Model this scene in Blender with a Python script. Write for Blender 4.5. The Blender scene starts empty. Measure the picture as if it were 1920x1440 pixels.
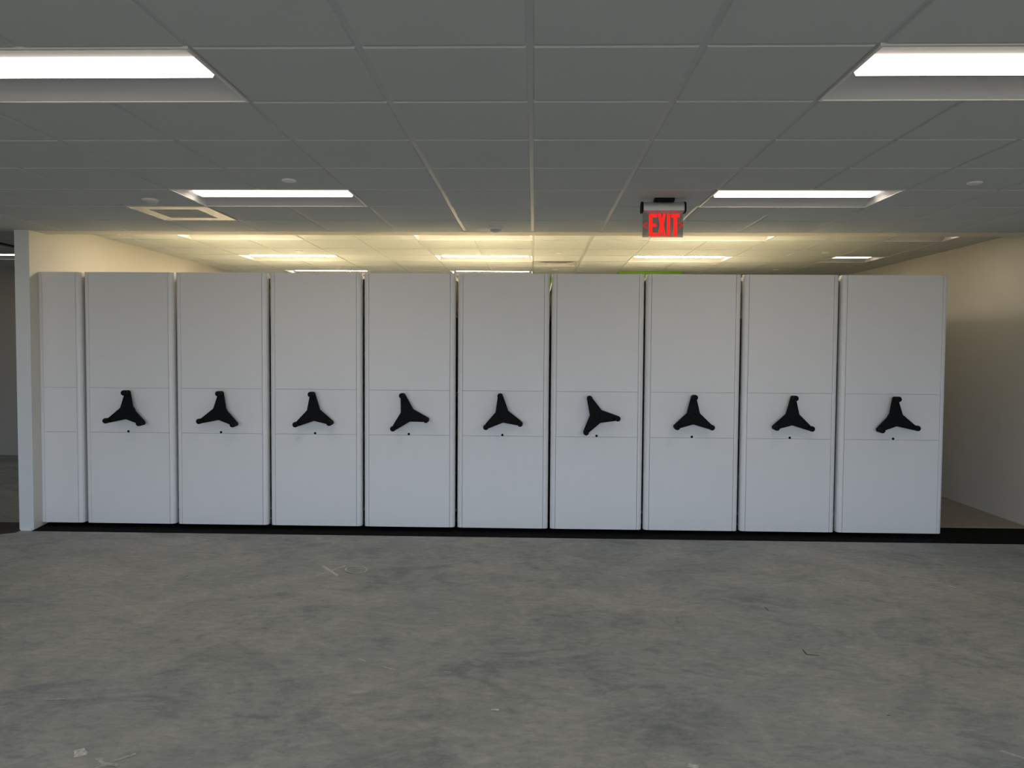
import bpy, bmesh, math, random
from mathutils import Vector, Matrix
random.seed(7)
SC = bpy.context.scene
COL = SC.collection

# ---------------------------------------------------------------- camera, world, exposure
EYE = 1.665
cam_d = bpy.data.cameras.new('camera'); cam = bpy.data.objects.new('camera', cam_d); COL.objects.link(cam)
YAW, PITCH, ROLL, FPX = .0281, .0403, .0068, 1471.85
fw = Vector((-math.sin(YAW)*math.cos(PITCH), math.cos(YAW)*math.cos(PITCH), -math.sin(PITCH)))
rt = Vector((math.cos(YAW), math.sin(YAW), 0)); up = rt.cross(fw)
r2 = rt*math.cos(ROLL) + up*math.sin(ROLL); u2 = -rt*math.sin(ROLL) + up*math.cos(ROLL)
cam.matrix_world = Matrix(((r2.x, u2.x, -fw.x, 0), (r2.y, u2.y, -fw.y, 0), (r2.z, u2.z, -fw.z, EYE), (0, 0, 0, 1)))
cam_d.sensor_fit = 'HORIZONTAL'; cam_d.sensor_width = 36; cam_d.lens = FPX/1920*36
cam_d.clip_start = .05; cam_d.clip_end = 100
SC.camera = cam
SC.view_settings.view_transform = 'Standard'; SC.view_settings.look = 'None'
SC.view_settings.exposure = 0; SC.view_settings.gamma = 1; SC.view_settings.use_curve_mapping = False

SKY = 7.8            # daylight seen through the windows behind the camera
LAMP_NEAR = 12.5      # radiance of the troffer diffusers in the front room
LAMP_FAR = 44.0
w = bpy.data.worlds.new('sky'); SC.world = w; w.use_nodes = True
bg = w.node_tree.nodes['Background']; bg.inputs[1].default_value = SKY
_n = w.node_tree.nodes; _l = w.node_tree.links          # blue-grey sky over warm, duller ground
_tc = _n.new('ShaderNodeTexCoord'); _sx = _n.new('ShaderNodeSeparateXYZ'); _mr = _n.new('ShaderNodeMapRange'); _cr = _n.new('ShaderNodeValToRGB')
_l.new(_tc.outputs['Generated'], _sx.inputs[0]); _l.new(_sx.outputs['Z'], _mr.inputs['Value'])
_mr.inputs['From Min'].default_value = -.12; _mr.inputs['From Max'].default_value = .20
_cr.color_ramp.elements[0].position = .30; _cr.color_ramp.elements[0].color = (.38, .33, .26, 1)
_cr.color_ramp.elements[1].position = .52; _cr.color_ramp.elements[1].color = (.60, .74, .95, 1)
_l.new(_mr.outputs[0], _cr.inputs['Fac']); _l.new(_cr.outputs[0], bg.inputs[0])

# windows behind the camera: portals that guide the daylight
WIN = [(-5.4, -2.2), (-2.0, 1.1), (1.3, 4.4)]; WZ = (.55, 2.55); YB = -5.5
for a, b in WIN:
    l = bpy.data.lights.new('window_daylight', 'AREA'); l.shape = 'RECTANGLE'; l.size = b-a; l.size_y = WZ[1]-WZ[0]
    l.cycles.is_portal = True
    o = bpy.data.objects.new('window_daylight', l); COL.objects.link(o)
    o.location = ((a+b)/2, YB-.05, sum(WZ)/2); o.rotation_euler = (math.radians(90), 0, 0)

# ---------------------------------------------------------------- dimensions
G = .61; X0 = -.024; Y0 = 2.811; ZC = EYE+1.078; ZF = EYE+1.186
YS = 7.30            # front room's ceiling stops here, above the shelving
YF0 = 9.67
XR = 4.69; XL = -12.0; YE = 13.6
PX0, PX1 = -4.72, -4.585     # partition at the left of the shelving
DECK = .045

# ---------------------------------------------------------------- helpers
def mat(name, col, rough=.5, metal=0, noise=0, scale=20, emit=None, es=0, bump=0, spec=.5):
    m = bpy.data.materials.new(name); m.use_nodes = True
    n = m.node_tree.nodes; l = m.node_tree.links; p = n['Principled BSDF']
    p.inputs['Base Color'].default_value = (*col, 1); p.inputs['Roughness'].default_value = rough
    p.inputs['Metallic'].default_value = metal; p.inputs['Specular IOR Level'].default_value = spec
    tc = n.new('ShaderNodeTexCoord')
    t = n.new('ShaderNodeTexNoise'); t.inputs['Scale'].default_value = scale; t.inputs['Detail'].default_value = 5
    l.new(tc.outputs['Object'], t.inputs['Vector'])
    if noise:
        r = n.new('ShaderNodeMapRange'); r.inputs['From Min'].default_value = .3; r.inputs['From Max'].default_value = .7
        r.inputs['To Min'].default_value = 1-noise; r.inputs['To Max'].default_value = 1+noise
        l.new(t.outputs['Fac'], r.inputs['Value'])
        h = n.new('ShaderNodeVectorMath'); h.operation = 'SCALE'; h.inputs[0].default_value = col
        l.new(r.outputs['Result'], h.inputs['Scale']); l.new(h.outputs['Vector'], p.inputs['Base Color'])
    if bump:
        b = n.new('ShaderNodeBump'); b.inputs['Strength'].default_value = bump; b.inputs['Distance'].default_value = .002
        l.new(t.outputs['Fac'], b.inputs['Height']); l.new(b.outputs['Normal'], p.inputs['Normal'])
    if emit:
        p.inputs['Emission Color'].default_value = (*emit, 1); p.inputs['Emission Strength'].default_value = es
    return m

def link(name, bm, mats, parent=None, loc=None, smooth=35, bevel=0):
    me = bpy.data.meshes.new(name)
    bmesh.ops.recalc_face_normals(bm, faces=bm.faces)
    for f in bm.faces: f.smooth = bool(smooth)
    bm.to_mesh(me); bm.free()
    if smooth: me.set_sharp_from_angle(angle=math.radians(smooth))
    for m in (mats if isinstance(mats, (list, tuple)) else [mats]): me.materials.append(m)
    o = bpy.data.objects.new(name, me); COL.objects.link(o)
    if parent: o.parent = parent
    if loc: o.location = loc
    if bevel:
        b = o.modifiers.new('bevel', 'BEVEL'); b.width = bevel; b.segments = 2; b.limit_method = 'ANGLE'
    return o

def box(bm, x0, x1, y0, y1, z0, z1, mi=0):
    v = [bm.verts.new((x, y, z)) for z in (z0, z1) for y in (y0, y1) for x in (x0, x1)]
    for q in ((0, 2, 3, 1), (4, 5, 7, 6), (0, 1, 5, 4), (2, 6, 7, 3), (0, 4, 6, 2), (1, 3, 7, 5)):
        bm.faces.new([v[i] for i in q]).material_index = mi

def prism(bm, pts, fn, mi=0):
    """pts: 2D outline; fn(p, k) -> 3D point of end k (0 or 1)"""
    a = [bm.verts.new(fn(p, 0)) for p in pts]; b = [bm.verts.new(fn(p, 1)) for p in pts]
    n = len(pts)
    fs = [bm.faces.new(a), bm.faces.new(b[::-1])]
    for i in range(n): fs.append(bm.faces.new((a[i], b[i], b[(i+1) % n], a[(i+1) % n])))
    for f in fs: f.material_index = mi

def quad(bm, pts, mi=0):
    bm.faces.new([bm.verts.new(p) for p in pts]).material_index = mi

def lathe(bm, prof, seg=24, axis='Z', c=(0, 0, 0), mi=0):
    """prof: (radius, height) pairs; turned about the axis"""
    rings = []
    for r, h in prof:
        ring = []
        for k in range(seg):
            a = 2*math.pi*k/seg
            p = (r*math.cos(a), r*math.sin(a), h) if axis == 'Z' else (r*math.cos(a), h, r*math.sin(a)) if axis == 'Y' else (h, r*math.cos(a), r*math.sin(a))
            ring.append(bm.verts.new((p[0]+c[0], p[1]+c[1], p[2]+c[2])))
        rings.append(ring)
    for A, B in zip(rings, rings[1:]):
        for k in range(seg): bm.faces.new((A[k], A[(k+1) % seg], B[(k+1) % seg], B[k])).material_index = mi
    bm.faces.new(rings[0]).material_index = mi; bm.faces.new(rings[-1]).material_index = mi

def thing(name, label, cat, loc, group=None):
    o = bpy.data.objects.new(name, None); o.empty_display_size = .1; COL.objects.link(o); o.location = loc
    tag(o, label, cat, group); return o

def tag(o, label, cat, group=None):
    o['label'] = label; o['category'] = cat
    if group: o['group'] = group
    return o

def struct(name, bm, m, parent=None, smooth=0, **k):
    o = link(name, bm, m, parent, smooth=smooth, **k)
    if not parent: o['kind'] = 'structure'
    return o

def copy_tree(o, loc, label):
    c = o.copy(); COL.objects.link(c); c.location = loc; c['label'] = label
    for ch in list(o.children):
        d = ch.copy(); COL.objects.link(d); d.parent = c
        for g in list(ch.children):
            e = g.copy(); COL.objects.link(e); e.parent = d
    return c

# ---------------------------------------------------------------- materials
M = {}
M['tile'] = mat('ceiling_tile', (.55, .585, .58), .9, noise=.035, scale=260, bump=.25)
M['grid'] = mat('ceiling_grid', (.46, .49, .48), .34)
M['wall'] = mat('wall_paint', (.75, .72, .65), .7, noise=.01, scale=6)
M['wall_white'] = mat('partition_paint', (.74, .77, .78), .6, noise=.01, scale=6)
M['panel'] = mat('powder_coated_panel', (.84, .84, .845), .45, noise=.008, scale=8)
M['carcass'] = mat('shelf_steel', (.80, .74, .58), .5)
M['seam'] = mat('panel_backing', (.16, .16, .16), .7)
M['black'] = mat('black_plastic', (.006, .007, .008), .65, spec=.12, noise=.1, scale=60)
M['ramp'] = mat('black_vinyl', (.008, .008, .008), .75, noise=.4, scale=14, spec=.05)
M['deck'] = mat('deck_board', (.34, .31, .27), .8, noise=.12, scale=30)
M['mat_dark'] = mat('dark_threshold', (.022, .019, .017), .7, noise=.3, scale=14)
M['alu'] = mat('aluminium', (.66, .68, .71), .38, metal=.7)
M['alu_edge'] = mat('aluminium_edge', (.62, .56, .52), .45, metal=.2)
M['white_metal'] = mat('white_metal', (.72, .71, .67), .3)
M['reflector'] = mat('troffer_reflector', (.62, .62, .62), .55)
M['vent_dark'] = mat('vent_mesh', (.50, .51, .48), .7, noise=.1, scale=300)
M['plastic_white'] = mat('white_plastic', (.82, .83, .82), .45)
M['dome'] = mat('sensor_dome', (.50, .54, .53), .3)
M['green'] = mat('green_paint', (.20, .42, .03), .6)
M['slot'] = mat('slot_black', (.01, .01, .01), .6)
M['chalk'] = mat('chalk', (.66, .66, .62), .95, noise=.3, scale=60)
M['pencil'] = mat('dark_mark', (.045, .04, .04), .9)
M['lens_near'] = mat('diffuser_front', (.9, .9, .9), .5, emit=(1, .90, .78), es=LAMP_NEAR)
M['lens_far'] = mat('diffuser_rear', (.9, .9, .9), .5, emit=(1, .86, .66), es=LAMP_FAR)
M['lens_small'] = mat('diffuser_small', (.9, .9, .9), .5, emit=(1, .86, .66), es=LAMP_FAR*.17)
for _k in ('near', 'far', 'small'): M['side_'+_k] = mat('diffuser_side_'+_k, (.9, .9, .9), .5, emit=(1, .86, .74), es=dict(near=LAMP_NEAR, far=LAMP_FAR, small=LAMP_FAR*.3)[_k]*(.22 if _k == 'near' else .08))
M['red'] = mat('red_lit_letter', (.5, .01, .01), .4, emit=(1, .012, .006), es=.80)

def alpha_mat(name, col, alpha):
    m = bpy.data.materials.new(name); m.use_nodes = True; n = m.node_tree.nodes; l = m.node_tree.links
    out = n['Material Output']; p = n['Principled BSDF']
    p.inputs['Base Color'].default_value = (*col, 1); p.inputs['Roughness'].default_value = .08
    t = n.new('ShaderNodeBsdfTransparent'); t.inputs[0].default_value = (.9, .92, .92, 1)
    mx = n.new('ShaderNodeMixShader'); mx.inputs[0].default_value = alpha
    l.new(t.outputs[0], mx.inputs[1]); l.new(p.outputs[0], mx.inputs[2]); l.new(mx.outputs[0], out.inputs[0])
    return m
M['acrylic'] = alpha_mat('clear_acrylic', (.30, .31, .30), .5)

def concrete():
    m = bpy.data.materials.new('polished_concrete'); m.use_nodes = True
    n = m.node_tree.nodes; l = m.node_tree.links; p = n['Principled BSDF']
    tc = n.new('ShaderNodeTexCoord')
    def noise(scale, detail, rough, dist=0, sx=1, sy=1):
        mp = n.new('ShaderNodeMapping'); mp.inputs['Scale'].default_value = (sx, sy, 1)
        l.new(tc.outputs['Object'], mp.inputs['Vector'])
        t = n.new('ShaderNodeTexNoise'); t.inputs['Scale'].default_value = scale; t.inputs['Detail'].default_value = detail
        t.inputs['Roughness'].default_value = rough; t.inputs['Distortion'].default_value = dist
        l.new(mp.outputs[0], t.inputs['Vector']); return t
    def ramp(t, a, b, ca, cb):
        r = n.new('ShaderNodeValToRGB'); r.color_ramp.elements[0].position = a; r.color_ramp.elements[1].position = b
        r.color_ramp.elements[0].color = (*ca, 1); r.color_ramp.elements[1].color = (*cb, 1)
        l.new(t.outputs['Fac'], r.inputs['Fac']); return r
    def mix(a, b, mode, fac):
        x = n.new('ShaderNodeMix'); x.data_type = 'RGBA'; x.blend_type = mode; x.inputs['Factor'].default_value = fac
        l.new(a.outputs[0] if 'Color' not in a.outputs else a.outputs['Color'], x.inputs['A'])
        l.new(b.outputs['Color'], x.inputs['B'])
        return x
    base = ramp(noise(.55, 5, .6, .4), .34, .66, (.325, .340, .335), (.425, .408, .372))
    mid = ramp(noise(2.2, 9, .66, .7), .32, .68, (.82, .84, .85), (1.13, 1.12, 1.10))
    fine = ramp(noise(16, 8, .75, .4, .7, 1.3), .32, .68, (.78, .79, .80), (1.19, 1.19, 1.18))
    swirl = ramp(noise(1.3, 12, .75, 1.0, 1, 1.3), .50, .64, (1.06, 1.06, 1.06), (.72, .76, .80))
    pits = ramp(noise(13, 7, .8, .3, .8, 1.3), .60, .70, (1, 1, 1), (.62, .63, .65))
    def mul(A, B):
        x = n.new('ShaderNodeMix'); x.data_type = 'RGBA'; x.blend_type = 'MULTIPLY'; x.inputs['Factor'].default_value = 1
        l.new(A, x.inputs['A']); l.new(B, x.inputs['B']); return x.outputs['Result']
    c = mul(base.outputs['Color'], mid.outputs['Color']); c = mul(c, fine.outputs['Color']); c = mul(c, swirl.outputs['Color']); c = mul(c, pits.outputs['Color'])
    l.new(c, p.inputs['Base Color'])
    rr = n.new('ShaderNodeMapRange'); rr.inputs['To Min'].default_value = .5; rr.inputs['To Max'].default_value = .75
    l.new(noise(3, 5, .6).outputs['Fac'], rr.inputs['Value']); l.new(rr.outputs['Result'], p.inputs['Roughness'])
    p.inputs['Specular IOR Level'].default_value = .35
    b = n.new('ShaderNodeBump'); b.inputs['Strength'].default_value = .12; b.inputs['Distance'].default_value = .004
    l.new(noise(30, 6, .7).outputs['Fac'], b.inputs['Height']); l.new(b.outputs['Normal'], p.inputs['Normal'])
    return m
M['concrete'] = concrete()

# ---------------------------------------------------------------- room shell
bm = bmesh.new(); box(bm, XL, XR+.15, YB-.15, YE+.15, -.15, 0)
floor = struct('floor', bm, M['concrete'])
bm = bmesh.new(); box(bm, XR, XR+.15, YB, YE, 0, 3.15); struct('wall_right', bm, M['wall'])
bm = bmesh.new(); box(bm, XL-.15, XL, YB, YE, 0, 3.15); struct('wall_left', bm, M['wall_white'])
bm = bmesh.new(); box(bm, PX1, XR, YE, YE+.15, 0, 3.15); struct('wall_far', bm, M['wall'])
bm = bmesh.new(); box(bm, XL, PX0, 11.4, 11.55, 0, 3.15); struct('wall_far_left', bm, mat('brown_grey_paint', (.42, .40, .36), .7))
bm = bmesh.new(); box(bm, XL, PX0, 11.388, 11.4, 0, .09); struct('baseboard_far_left', bm, mat('grey_base', (.20, .20, .19), .6))
bm = bmesh.new(); box(bm, XL, XR, YB-.1, YE, 3.15, 3.25); struct('light_block_slab', bm, M['wall'])  # unseen slab added over the ceilings to stop sky light leaking in
# wall behind the camera with its window openings
bm = bmesh.new()
box(bm, XL, XR, YB-.15, YB, 0, WZ[0]); box(bm, XL, XR, YB-.15, YB, WZ[1], 3.15)
xs = [XL]+[v for ab in WIN for v in ab]+[XR]
for a, b in zip(xs[::2], xs[1::2]): box(bm, a, b, YB-.15, YB, WZ[0], WZ[1])
struct('wall_back', bm, M['wall_white'])
# partition beside the shelving; its end reads as a white column
bm = bmesh.new()
box(bm, PX0, PX1, 7.03, YE, 0, 3.1)
part = struct('wall_partition', bm, [M['wall_white'], M['wall']])
for f in part.data.polygons:
    if f.normal.x > .9: f.material_index = 1
bm = bmesh.new(); box(bm, PX0+.02, PX1-.012, 7.012, 7.03, 0, .018)
struct('trim_1', bm, M['plastic_white'])

def ceiling(bm, xs, ys, z, holes):
    """tegular tiles hung in a recessed metal grid"""
    e = .012; d = .007
    for xa, xb in zip(xs, xs[1:]):
        for ya, yb in zip(ys, ys[1:]):
            cx, cy = (xa+xb)/2, (ya+yb)/2
            if any(h[0] < cx < h[1] and h[2] < cy < h[3] for h in holes): continue
            if xb-xa < .05 or yb-ya < .05: continue
            o = [(xa, ya), (xb, ya), (xb, yb), (xa, yb)]; i = [(xa+e, ya+e), (xb-e, ya+e), (xb-e, yb-e), (xa+e, yb-e)]
            i2 = [(xa+e+.004, ya+e+.004), (xb-e-.004, ya+e+.004), (xb-e-.004, yb-e-.004), (xa+e+.004, yb-e-.004)]
            for k in range(4):
                n = (k+1) % 4
                quad(bm, [(*o[k], z+d), (*o[n], z+d), (*i[n], z+d), (*i[k], z+d)], 1)
                quad(bm, [(*i[k], z+d), (*i[n], z+d), (*i2[n], z), (*i2[k], z)], 0)
            quad(bm, [(*p, z) for p in i2], 0)

NEAR_L = [(-2, 0), (2, 0), (-2, 4), (2, 4), (-2, -4), (2, -4), (-2, -8), (2, -8), (-8, -4), (-8, 0), (-8, 4), (-8, -8)]  # later entries are unseen troffers, added to light the front room
# index = grid line of the fixture's right (negative) or left edge
def near_rect(i, j):
    if i < 0: return (X0+(i-2)*G, X0+i*G, Y0+j*G, Y0+(j+1)*G)
    return (X0+i*G, X0+(i+2)*G, Y0+j*G, Y0+(j+1)*G)
near_rects = [near_rect(i, j) for i, j in NEAR_L]
vent_rect = (X0-5*G, X0-4*G, Y0+5*G, Y0+6*G)
def far_rect(i, w, r): return (X0+i*G, X0+(i+w)*G, YF0+(r*3)*G-(.09 if r < 0 else 0), YF0+(r*3+1)*G-(.09 if r < 0 else 0))
FAR_L = [(-6, 2, -1), (-2, 2, -1), (2, 2, -1), (6, 1, -1), (-6, 2, 0), (-2, 2, 0), (2, 2, 0), (6, 1, 0), (-6, 2, 1), (-2, 2, 1), (-12, 2, 0)]
far_rects = [far_rect(*a) for a in FAR_L]
fvent_rect = (X0, X0+G, YF0+G, YF0+2*G)

XI = [XL]+[X0+i*G for i in range(-19, 8)]+[XR]
bm = bmesh.new()
yn = [YB]+[Y0+j*G for j in range(-13, 8)]
ceiling(bm, XI, yn, ZC, near_rects+[vent_rect])
struct('ceiling', bm, [M['tile'], M['grid']])
bm = bmesh.new()
xin = [PX1]+[x for x in XI if x > PX1+.1]
ceiling(bm, xin, [YS]+[YF0+k*G-(.09 if k < -1 else 0) for k in range(-3, 7)]+[YE], ZF, far_rects+[fvent_rect])
xleft = [x for x in XI if x < PX0-.1]+[PX0]
ceiling(bm, xleft, [7.1]+[YF0+k*G-(.09 if k < -1 else 0) for k in range(-4, 3)]+[11.4], ZF, far_rects)
struct('ceiling_rear', bm, [M['tile'], M['grid']])
# painted edge strip and upstand where the lower ceiling stops
YR7 = Y0+7*G
bm = bmesh.new(); box(bm, PX1, XR, YR7+.002, YS, ZC, 3.15); box(bm, XL, PX0, YR7+.002, YR7+.018, ZC, 3.15)
struct('trim_2', bm, M['wall'])

# ---------------------------------------------------------------- raised deck, ramp, threshold
bm = bmesh.new(); box(bm, PX1, XR, 7.46, 11.18, 0, DECK)
dk = tag(link('shelving_deck', bm, M['deck'], smooth=0), 'low grey-brown raised floor deck that carries the white mobile shelving', 'platform')
bm = bmesh.new(); box(bm, PX1, XR, 7.447, 7.46, DECK-.010, DECK); link('edge_strip', bm, M['alu_edge'], dk, smooth=0)
bm = bmesh.new(); box(bm, 3.80, XR, 8.96, 8.985, DECK-.002, DECK+.0003); link('joint_strip', bm, M['black'], dk, smooth=0)
bm = bmesh.new(); box(bm, PX1, XR, 11.18, 11.195, 0, DECK); link('rear_edge', bm, M['black'], dk, smooth=0)
bm = bmesh.new()
prism(bm, [(7.0, 0), (7.446, 0), (7.446, DECK-.001), (7.0, .004)], lambda p, k: ((PX1+.002, XR)[k], p[0], p[1]))
tag(link('access_ramp', bm, M['ramp'], smooth=0), 'long black ramp strip running along the front of the white shelving', 'ramp')
bm = bmesh.new()
prism(bm, [(-7.5, 6.86), (-4.80, 6.86), (-4.69, 6.93), (-4.70, 7.03), (-4.73, 7.03), (-4.73, 7.33), (-7.5, 7.33)],
      lambda p, k: (p[0], p[1], (.0, .005)[k]))
tag(link('threshold_strip', bm, M['mat_dark'], smooth=0), 'flat dark floor strip left of the white partition end', 'threshold strip')

# ---------------------------------------------------------------- mobile shelving
YP = 7.15; ZB, ZT = .050, 2.378; ZU, ZL = 1.312, .899; CR = .036; EDGE = .047

def handle(parent, x, z, deg):
    """three-armed crank handle with a knob on each arm"""
    bm = bmesh.new(); pts = []
    for k in range(3):
        a = math.radians(90-deg-120*k); c = (.177*math.cos(a), .177*math.sin(a))
        for s in range(9):
            t = a+math.pi/2-math.pi*s/8; pts.append((c[0]+.023*math.cos(t), c[1]+.023*math.sin(t)))
        t = a-math.pi/3; pts.append((.067*math.cos(t), .067*math.sin(t)))
    prism(bm, pts, lambda p, k: (p[0], (-.048, -.080)[k], p[1]))
    h = link('crank_handle', bm, M['black'], parent, loc=(x, 0, z), bevel=.005)
    bm = bmesh.new(); lathe(bm, [(.052, .0), (.052, -.03), (.042, -.049)], 28, 'Y'); link('hub', bm, M['black'], h)
    bm = bmesh.new(); lathe(bm, [(.030, -.080), (.030, -.084), (.026, -.087)], 28, 'Y'); link('hub_cap', bm, M['black'], h)
    for k in range(3):
        a = math.radians(90-deg-120*k)
        bm = bmesh.new()
        lathe(bm, [(.014, -.079), (.014, -.092), (.022, -.096), (.0245, -.108), (.0245, -.142), (.021, -.151), (.010, -.154)], 24, 'Y',
              (.178*math.cos(a), 0, .178*math.sin(a)))
        link('knob', bm, M['black'], h)

def cabinet(xl, xr, label, hub=None, key=None, deg=0):
    cx = (xl+xr)/2; hw = (xr-xl)/2
    t = thing('mobile_shelving_unit', label, 'mobile shelving', (cx, YP, DECK+.0004), 'white mobile shelving carriages in a row')
    z0 = ZB-DECK; z1 = ZT-DECK
    for s in (-1, 1):       # rounded corner posts of the end panel
        pts = [(-hw, .075), (-hw, CR)]
        for k in range(1, 8):
            a = math.pi/2*k/8; pts.append((-hw+CR-CR*math.cos(a), CR-CR*math.sin(a)))
        pts += [(-hw+CR, 0), (-hw+EDGE-.0015, 0), (-hw+EDGE-.0015, .075)]
        if s > 0: pts = [(-x, y) for x, y in pts]
        bm = bmesh.new(); prism(bm, pts, lambda p, k: (p[0], p[1], (z0, z1)[k])); link('corner_post', bm, M['panel'], t, smooth=20, bevel=.002)
    bm = bmesh.new(); box(bm, -hw+EDGE-.0015, hw-EDGE+.0015, .016, .075, z0+.004, z1-.004)
    link('panel_backing', bm, M['seam'], t, smooth=0)
    g = .0009
    for nm, a, b in (('lower_panel', z0, ZL-DECK-g), ('control_panel', ZL-DECK+g, ZU-DECK-g), ('upper_panel', ZU-DECK+g, z1)):
        bm = bmesh.new(); box(bm, -hw+EDGE+g, hw-EDGE-g, 0, .016, a, b); link(nm, bm, M['panel'], t, bevel=.0012)
    # shelving behind the end panel
    D0, D1 = .078, 3.9; iw = hw-.012  # unseen depth lengthened so the tops bounce light onto the rear ceiling
    bm = bmesh.new(); box(bm, -iw+.03, iw-.03, .36, D1, 0, .085); link('carriage', bm, M['black'], t, smooth=0)
    for zz in (.085, .46, .83, 1.20, 1.57, 1.94):
        bm = bmesh.new(); box(bm, -iw, iw, D0 if zz > .1 else .34, D1-.002, zz, zz+.03); link('shelf', bm, M['carcass'], t, smooth=0)
    bm = bmesh.new(); box(bm, -iw, iw, D0, D1, z1-.045, z1-.015); link('top_cover', bm, M['carcass'], t, smooth=0)
    for yy in (D0, (D0+D1)/2, D1-.02):
        for s in (-1, 1):
            bm = bmesh.new(); box(bm, s*(iw-.03)-.02, s*(iw-.03)+.02, yy, yy+.02, .115 if yy > .3 else z0, z1-.045)
            link('upright', bm, M['carcass'], t, smooth=0)
    bm = bmesh.new(); box(bm, -.004, .004, D0+.02, D1-.02, .115, z1-.045); link('divider', bm, M['carcass'], t, smooth=0)
    bm = bmesh.new(); box(bm, -iw, iw, D1, D1+.018, z0, z1-.015); link('rear_panel', bm, M['panel'], t, smooth=0)
    if hub is not None:
        handle(t, hub-cx, 1.095-DECK, deg)
        bm = bmesh.new(); lathe(bm, [(.011, 0), (.011, -.003), (.007, -.004)], 18, 'Y', (key-cx, 0, .909-DECK)); link('lock', bm, M['black'], t)
    return t

EDG = [(-4.461, -4.052), (-4.038, -3.218), (-3.205, -2.374), (-2.357, -1.530), (-1.513, -.698), (-.678, .131), (.150, .962), (.976, 1.806), (1.822, 2.653), (2.667, 3.588)]
HUB = [None, -3.640, -2.800, -1.954, -1.113, -.278, .558, 1.397, 2.257, 3.150]
KEY = [None, -3.649, -2.806, -1.955, -1.113, -.278, .557, 1.396, 2.252, 3.150]
DEG = [0, 4, 5, -3, -15, -6, -24.5, 0, 1, -4]
CAB_LABEL = [
 'narrow white fixed shelving end without a handle, beside the white partition',
 'white mobile shelving unit right beside the narrow handle-less end, first handle from the left',
 'white mobile shelving unit with black three-arm handle, second handle from the left end',
 'white mobile shelving unit with black three-arm handle, third handle from the left end',
 'white mobile shelving unit with handle tilted left, fourth handle from the left end',
 'white mobile shelving unit in the middle of the row, fifth of the nine black handles',
 'white mobile shelving unit whose black handle is tilted most, left of the exit sign',
 'white mobile shelving unit directly beneath the exit sign, third handle from the right end',
 'white mobile shelving unit second from the right end of the row',
 'widest white mobile shelving unit at the right end, next to the open aisle']
for (a, b), hx, kx, dg, lb in zip(EDG, HUB, KEY, DEG, CAB_LABEL):
    # edges were measured on a plane at 6.95 m; carry them to the panel's own depth
    sa = (YP+(.012 if a < 0 else .036))/6.95; sb = (YP+(.036 if b < 0 else .012))/6.95
    cabinet(a*sa, b*sb, lb, hx and hx*7.08/6.9, kx and kx*YP/6.95, dg)

# ---------------------------------------------------------------- ceiling troffers
def troffer(rect, z, lens, label, group):
    xa, xb, ya, yb = rect; L = xb-xa; hl = L/2; hy = G/2
    t = thing('ceiling_troffer', label, 'ceiling light', ((xa+xb)/2, (ya+yb)/2, z), group)
    e = .013
    bm = bmesh.new()
    for bx in ((-hl, hl, -hy, -hy+e), (-hl, hl, hy-e, hy), (-hl, -hl+e, -hy+e, hy-e), (hl-e, hl, -hy+e, hy-e)): box(bm, *bx, -.003, .012)
    link('frame', bm, M['white_metal'], t, smooth=0)
    ix, iy, top = hl-.055, .080, .052; N = 6
    def ring(s):
        q = math.sin(s*math.pi/2); return (hl-e)+(ix-hl+e)*s, (hy-e)+(iy-hy+e)*s, top*q
    for nm, sides in (('near_reflector', (0,)), ('far_reflector', (2,)), ('end_cap', (1,)), ('end_cap', (3,))):
        bm = bmesh.new()
        for k in range(N):
            A, B = ring(k/N), ring((k+1)/N)
            def cor(R): return [(-R[0], -R[1], R[2]), (R[0], -R[1], R[2]), (R[0], R[1], R[2]), (-R[0], R[1], R[2])]
            ca, cb = cor(A), cor(B)
            for s in sides: quad(bm, [ca[s], ca[(s+1) % 4], cb[(s+1) % 4], cb[s]])
        bmesh.ops.remove_doubles(bm, verts=bm.verts, dist=1e-5)
        link(nm, bm, M['reflector'], t, smooth=60)
    bm = bmesh.new(); box(bm, -hl+.002, hl-.002, -hy+.002, hy-.002, top+.012, top+.07)
    link('housing', bm, M['white_metal'], t, smooth=0)
    bm = bmesh.new(); ins = .012; lo = .026
    a = [(-ix, -iy), (ix, -iy), (ix, iy), (-ix, iy)]; b = [(-ix+ins, -iy+ins), (ix-ins, -iy+ins), (ix-ins, iy-ins*.3), (-ix+ins, iy-ins*.3)]
    for k in range(4):
        n = (k+1) % 4; quad(bm, [(*a[k], top), (*a[n], top), (*b[n], lo), (*b[k], lo)], 1 if k == 2 else 2)
    quad(bm, [(*p, lo) for p in b]); quad(bm, [(*p, top+.001) for p in a][::-1], 1)
    bmesh.ops.remove_doubles(bm, verts=bm.verts, dist=1e-5)
    link('diffuser', bm, [M[lens], M['reflector'], M[lens.replace('lens', 'side')]], t, smooth=0)
    return t
NG = 'recessed troffers in the front ceiling'; FG = 'recessed troffers in the rear ceiling'
NL = {(-2, 0): 'large lit ceiling troffer at the upper left edge of the view', (2, 0): 'large lit ceiling troffer at the upper right edge of the view',
      (-2, 4): 'lit ceiling troffer left of centre in front of the shelving, beside the square return grille',
      (2, 4): 'lit ceiling troffer just right of the exit sign, in the front ceiling'}
for (i, j), rc in zip(NEAR_L, near_rects):
    troffer(rc, ZC, 'lens_near', NL.get((i, j), 'unseen ceiling troffer added to light the front room, grid column %s row %s' % (('left', 'right', 'far left')[0 if i == -2 else 1 if i == 2 else 2], {-8: 'four', -4: 'three', 0: 'two', 4: 'one'}[j])), NG)
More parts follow.
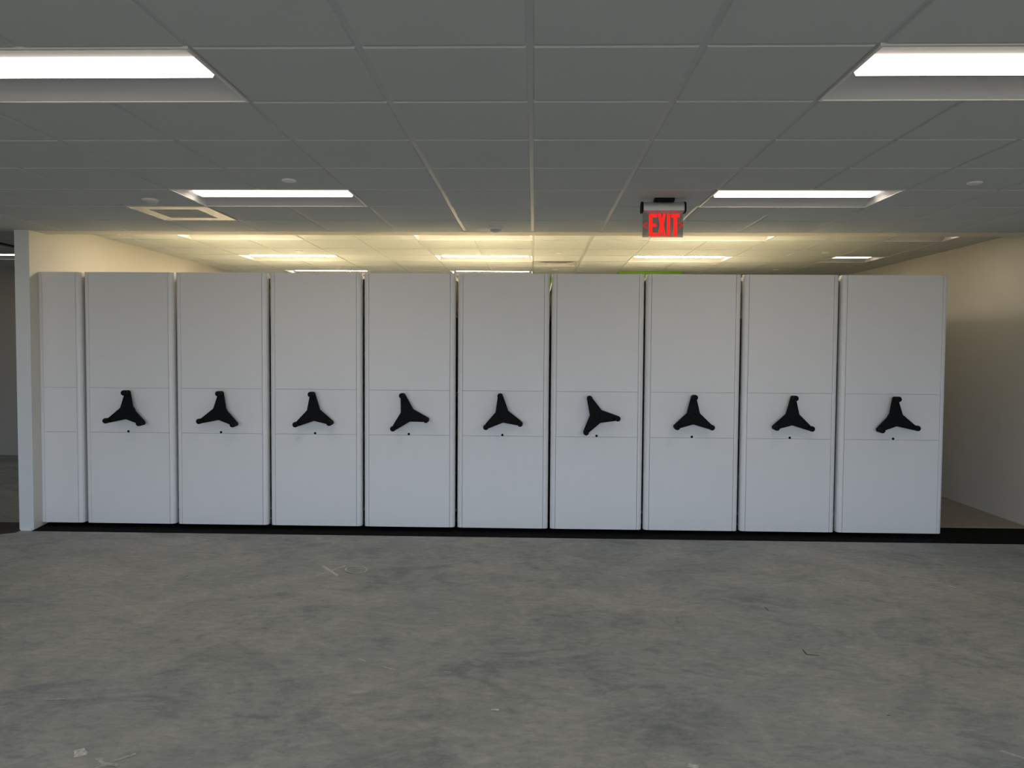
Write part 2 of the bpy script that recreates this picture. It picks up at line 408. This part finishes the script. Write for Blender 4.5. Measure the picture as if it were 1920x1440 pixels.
FLb = ['troffer corner above the leftmost shelving, first lit strip behind the ceiling step', 'troffer strip at the ceiling step just left of the centre line',
       'troffer strip at the ceiling step beside the lower right of the exit sign', 'short square troffer at the ceiling step nearest the right wall',
       'lit troffer above the third shelving unit, middle row of the rear ceiling', 'lit troffer left of the square diffuser, middle row of the rear ceiling',
       'lit troffer right of the square diffuser, middle row of the rear ceiling', 'short square lit troffer by the right wall, middle row of the rear ceiling',
       'farthest lit troffer on the left, its strip just above the fourth shelving unit', 'farthest lit troffer near the centre, its strip just above the fifth and sixth units',
       'lit troffer in the dark side room left of the white partition']
for a, rc, lb in zip(FAR_L, far_rects, FLb): troffer(rc, ZF, 'lens_near' if a[0] == -12 else 'lens_small' if a[1] == 1 else 'lens_far', lb, FG)

# ---------------------------------------------------------------- air grilles
cx, cy = (vent_rect[0]+vent_rect[1])/2, (vent_rect[2]+vent_rect[3])/2
t = thing('return_grille', 'square cream-framed return air grille with grey centre, left of the front troffer', 'air vent', (cx, cy, ZC))
bm = bmesh.new(); h = G/2-.004; i = .19
for s0, s1 in (((-h, -h), (h, -h)), ((h, -h), (h, h)), ((h, h), (-h, h)), ((-h, h), (-h, -h))):
    f = i/h; quad(bm, [(*s0, -.004), (*s1, -.004), (s1[0]*f, s1[1]*f, -.004), (s0[0]*f, s0[1]*f, -.004)])
    quad(bm, [(*s0, -.004), (*s1, -.004), (*s1, .012), (*s0, .012)]); quad(bm, [(s0[0]*f, s0[1]*f, -.004), (s1[0]*f, s1[1]*f, -.004), (s1[0]*f, s1[1]*f, .012), (s0[0]*f, s0[1]*f, .012)])
bmesh.ops.remove_doubles(bm, verts=bm.verts, dist=1e-5)
link('frame', bm, mat('grille_enamel', (.80, .75, .62), .22), t, smooth=0)
bm = bmesh.new(); box(bm, -i-.003, i+.003, -i-.003, i+.003, .006, .012); link('mesh_panel', bm, M['vent_dark'], t, smooth=0)

cx, cy = (fvent_rect[0]+fvent_rect[1])/2, (fvent_rect[2]+fvent_rect[3])/2
t = thing('supply_diffuser', 'square four-way supply air diffuser in the rear ceiling near the centre', 'air vent', (cx, cy, ZF))
for k, (ro, ri, zo, zi) in enumerate(((.301, .225, -.001, .022), (.225, .15, -.004, .020), (.15, .07, -.006, .018))):
    bm = bmesh.new()
    for a in range(4):
        c0 = [(-1, -1), (1, -1), (1, 1), (-1, 1)][a]; c1 = [(-1, -1), (1, -1), (1, 1), (-1, 1)][(a+1) % 4]
        quad(bm, [(c0[0]*ro, c0[1]*ro, zo), (c1[0]*ro, c1[1]*ro, zo), (c1[0]*ri, c1[1]*ri, zi), (c0[0]*ri, c0[1]*ri, zi)])
    bmesh.ops.remove_doubles(bm, verts=bm.verts, dist=1e-5)
    link('cone', bm, M['white_metal'], t, smooth=0)
bm = bmesh.new(); box(bm, -.06, .06, -.06, .06, -.006, .004); link('centre_plate', bm, M['white_metal'], t, smooth=0)
bm = bmesh.new(); box(bm, -.30, .30, -.30, .30, .026, .034); link('plenum', bm, M['vent_dark'], t, smooth=0)

bm = bmesh.new(); box(bm, -6.05, -5.96, 7.2, 10.6, ZF-.012, ZF+.004)
tag(link('slot_diffuser', bm, M['slot'], smooth=0), 'long black linear slot in the side room ceiling left of the partition', 'air vent')

# ---------------------------------------------------------------- sprinkler covers and sensors
def sprinkler(x, y, z, label, rear):
    bm = bmesh.new(); lathe(bm, [(.045, .004), (.045, -.006), (.041, -.010), (.02, -.0105)], 28)
    t = link('sprinkler_cover', bm, M['plastic_white'], loc=(x, y, z))
    return tag(t, label, 'sprinkler cover', 'round concealed sprinkler covers')
for a in [(-1.557, 4.96, ZC, 'round white sprinkler cover above the front left troffer', 0), (2.736, 5.02, ZC, 'round white sprinkler cover at the upper right, above the front right troffer', 0),
          (-2.80, 9.28, ZF, 'faint sprinkler cover in front of the left rear troffer', 1), (.277, 9.40, ZF, 'faint sprinkler cover just in front of the square supply diffuser', 1),
          (3.367, 9.27, ZF, 'faint sprinkler cover left of the short square rear troffer', 1), (-2.81, 11.23, ZF, 'farther sprinkler cover behind the left rear troffer', 1),
          (.288, 11.26, ZF, 'farther sprinkler cover just behind the square supply diffuser', 1), (3.374, 11.15, ZF, 'farther sprinkler cover at the right, low over the shelving', 1)]:
    sprinkler(*a)
def sensor(x, y, label):
    t = thing('ceiling_sensor', label, 'ceiling sensor', (x, y, ZC), 'domed ceiling sensors')
    bm = bmesh.new(); lathe(bm, [(.058, .003), (.058, -.008), (.050, -.014)], 30); link('base_ring', bm, M['plastic_white'], t)
    bm = bmesh.new(); lathe(bm, [(.050, -.013)]+[(.050*math.cos(a*math.pi/16), -.013-.030*math.sin(a*math.pi/16)) for a in range(1, 8)], 30); link('dome', bm, M['dome'], t)
sensor(-2.76, 5.60, 'small grey domed ceiling sensor just above the square return grille')
sensor(-.344, 6.86, 'small grey domed ceiling sensor at the ceiling step near the centre')

# ---------------------------------------------------------------- exit sign
t = thing('exit_sign', 'red-lettered EXIT sign on clear panel hung from the front ceiling', 'exit sign', (.890, 5.55, ZC))
bm = bmesh.new(); box(bm, -.062, .074, -.04, .04, -.024, 0); link('ceiling_mount', bm, M['black'], t, bevel=.004)
bm = bmesh.new()
pts = []
for k in range(17):
    a = math.pi*k/16; pts.append((.045*math.cos(a)*-1, -.060+.036*math.sin(a)))
pts += [(.045, -.088), (.028, -.098), (-.028, -.098), (-.045, -.088)]
prism(bm, pts, lambda p, k: ((-.142, .142)[k], p[0], p[1])); link('housing', bm, M['alu'], t, smooth=30)
for s in (-1, 1):
    bm = bmesh.new(); prism(bm, [(p[0]*1.08, -.061+(p[1]+.061)*1.06) for p in pts], lambda p, k: (s*(.141, .154)[k], p[0], p[1])); link('end_cap', bm, M['black'], t, smooth=30)
PT, PB = -.098, -.268
bm = bmesh.new(); box(bm, -.141, .141, -.004, .004, PB, PT+.004); link('clear_panel', bm, M['acrylic'], t, bevel=.002)
def LX(v): return (v-888)/815*.284
def LZ(v): return PT-(v-630)/495*(PT-PB)
def slab(bm, pts): prism(bm, [(LX(a), LZ(b)) for a, b in pts], lambda p, k: (p[0], (-.0085, -.0045)[k], p[1]))
def rect(bm, a, b, c, d): slab(bm, [(a, c), (b, c), (b, d), (a, d)])
T0, T1 = 648, 1108
bm = bmesh.new(); slab(bm, [(608, T0), (772, T0), (772, 722), (678, 722), (678, 850), (752, 850), (752, 912), (678, 912), (678, 1036), (772, 1036), (772, T1), (608, T1)]); link('letter_e', bm, M['red'], t, smooth=0)
bm = bmesh.new(); slab(bm, [(782, T0), (846, T0), (866, 790), (886, T0), (944, T0), (902, 876), (944, T1), (884, T1), (864, 968), (842, T1), (782, T1), (828, 876)]); link('letter_x', bm, M['red'], t, smooth=0)
bm = bmesh.new(); rect(bm, 966, 1030, T0, T1); link('letter_i', bm, M['red'], t, smooth=0)
bm = bmesh.new(); slab(bm, [(1050, T0), (1218, T0), (1218, 722), (1168, 722), (1168, T1), (1098, T1), (1098, 722), (1050, 722)]); link('letter_t', bm, M['red'], t, smooth=0)
RD = mat('red_arrow', (.42, .01, .02), .4, emit=(1, .02, .03), es=.35)
for s in (-1, 1):
    o = lambda v: v if s < 0 else 1776-v
    bm = bmesh.new(); slab(bm, [(o(484), 884), (o(548), 818), (o(580), 818), (o(580), 834), (o(530), 884), (o(580), 934), (o(580), 950), (o(548), 950)]); link('arrow', bm, RD, t, smooth=0)

# ---------------------------------------------------------------- green bulkhead at the far end
bm = bmesh.new()
box(bm, X0+2*G+.03, 2.14, 11.50, 11.62, ZF-.10, ZF+.02)
box(bm, -.6, X0+2*G+.03, 12.60, 12.72, ZF-.22, ZF+.02)
box(bm, X0+2*G+.03, X0+2*G+.13, 11.62, 12.72, ZF-.10, ZF+.02)
struct('trim_3', bm, M['green'])

# ---------------------------------------------------------------- chalk and scratches on the floor
M['chalk_faint'] = mat('faint_chalk', (.49, .49, .46), .95, noise=.3, scale=60)
def stroke(bm, pts, w, z=.0012):
    for k, ((x0, y0), (x1, y1)) in enumerate(zip(pts, pts[1:])):
        z += .00015
        d = Vector((x1-x0, y1-y0)); 
        if d.length < 1e-6: continue
        n = Vector((-d.y, d.x)).normalized()*w/2
        quad(bm, [(x0+n.x, y0+n.y, z), (x1+n.x, y1+n.y, z), (x1-n.x, y1-n.y, z), (x0-n.x, y0-n.y, z)])
FM = [('chalk_mark', 'chalk', [(0.022, [(-1.6217, 5.976), (-1.4474, 5.7302)]), (0.009, [(-1.6049, 5.7081), (-1.5359, 5.8394)]), (0.013, [(-1.5359, 5.8394), (-1.4428, 5.9931)]), (0.011, [(-1.261, 5.883), (-1.2588, 5.8538), (-1.2646, 5.8273), (-1.2778, 5.806), (-1.2971, 5.7918), (-1.3207, 5.7861), (-1.3463, 5.7893), (-1.3715, 5.8011), (-1.394, 5.8206), (-1.4116, 5.8458), (-1.4225, 5.8745), (-1.4256, 5.904), (-1.4204, 5.9312), (-1.4074, 5.9534), (-1.3878, 5.9684), (-1.3636, 5.9745), (-1.3372, 5.9711), (-1.3113, 5.9585), (-1.2886, 5.9381), (-1.2713, 5.9121), (-1.261, 5.883)])]), ('chalk_mark', 'chalk_faint', [(0.014, [(2.1073, 5.8039), (2.3035, 5.6418)]), (0.012, [(2.2389, 5.6904), (2.3378, 5.8848)]), (0.012, [(2.2898, 5.7288), (2.3006, 5.745), (2.3138, 5.7604), (2.3291, 5.7747), (2.346, 5.7872), (2.364, 5.7976), (2.3826, 5.8055), (2.4011, 5.8108), (2.419, 5.8131), (2.4357, 5.8126), (2.4506, 5.809), (2.4633, 5.8027), (2.4734, 5.7937), (2.4806, 5.7824), (2.4847, 5.7692), (2.4856, 5.7545), (2.4832, 5.7387)])]), ('paint_fleck', 'chalk', [(0.04, [(-1.8755, 3.107), (-1.8355, 3.1302)]), (0.05, [(-1.8808, 3.1197), (-1.8495, 3.1427)])]), ('chalk_mark', 'chalk_faint', [(0.022, [(-1.766, 3.0903), (-1.6958, 3.0271)]), (0.014, [(-1.7413, 2.9932), (-1.7005, 3.0555), (-1.6276, 3.1259)]), (0.02, [(-1.7153, 3.0466), (-1.6513, 3.033)])]), ('scratch', 'chalk', [(0.006, [(-0.7909, 4.0723), (-0.7485, 4.0426), (-0.7125, 4.0303)]), (0.005, [(-0.94, 4.167), (-0.8947, 4.1322)]), (0.005, [(-0.4553, 4.0109), (-0.4186, 4.0057)])]), ('scratch', 'chalk_faint', [(0.012, [(-1.8128, 4.8046), (-1.7168, 4.8192)]), (0.012, [(-1.6536, 4.8024), (-1.5672, 4.8264)]), (0.01, [(-2.3066, 3.598), (-2.2114, 3.6107)]), (0.009, [(-4.0078, 5.8268), (-3.9677, 5.9354)]), (0.006, [(-1.2207, 4.3806), (-1.1483, 4.3271)])]), ('paint_fleck', 'chalk', [(0.022, [(3.0071, 5.7035), (3.0376, 5.6535)]), (0.012, [(0.6405, 5.7968), (0.6786, 5.785)]), (0.018, [(-0.1876, 3.589), (-0.1501, 3.5851)]), (0.03, [(0.6341, 3.1267), (0.6738, 3.112)])]), ('scratch', 'chalk_faint', [(0.016, [(1.9782, 3.3059), (2.0393, 3.2431)]), (0.03, [(1.7791, 4.4543), (1.8313, 4.4648)])]), ('scratch', 'pencil', [(0.006, [(-2.5555, 5.6175), (-2.5369, 5.6735)]), (0.006, [(1.5256, 4.4065), (1.5239, 4.3322), (1.5895, 4.3276)]), (0.006, [(1.5282, 5.1434), (1.5305, 5.069)]), (0.003, [(1.5336, 5.1383), (1.6024, 5.1363)]), (0.006, [(1.6385, 3.6027), (1.6533, 3.6033)])])]
for nm, mt, strokes in FM:
    bm = bmesh.new()
    for q, (w_, pts) in enumerate(strokes): stroke(bm, pts, w_, .0008+.0009*q)
    link(nm, bm, M[mt], floor, smooth=0)
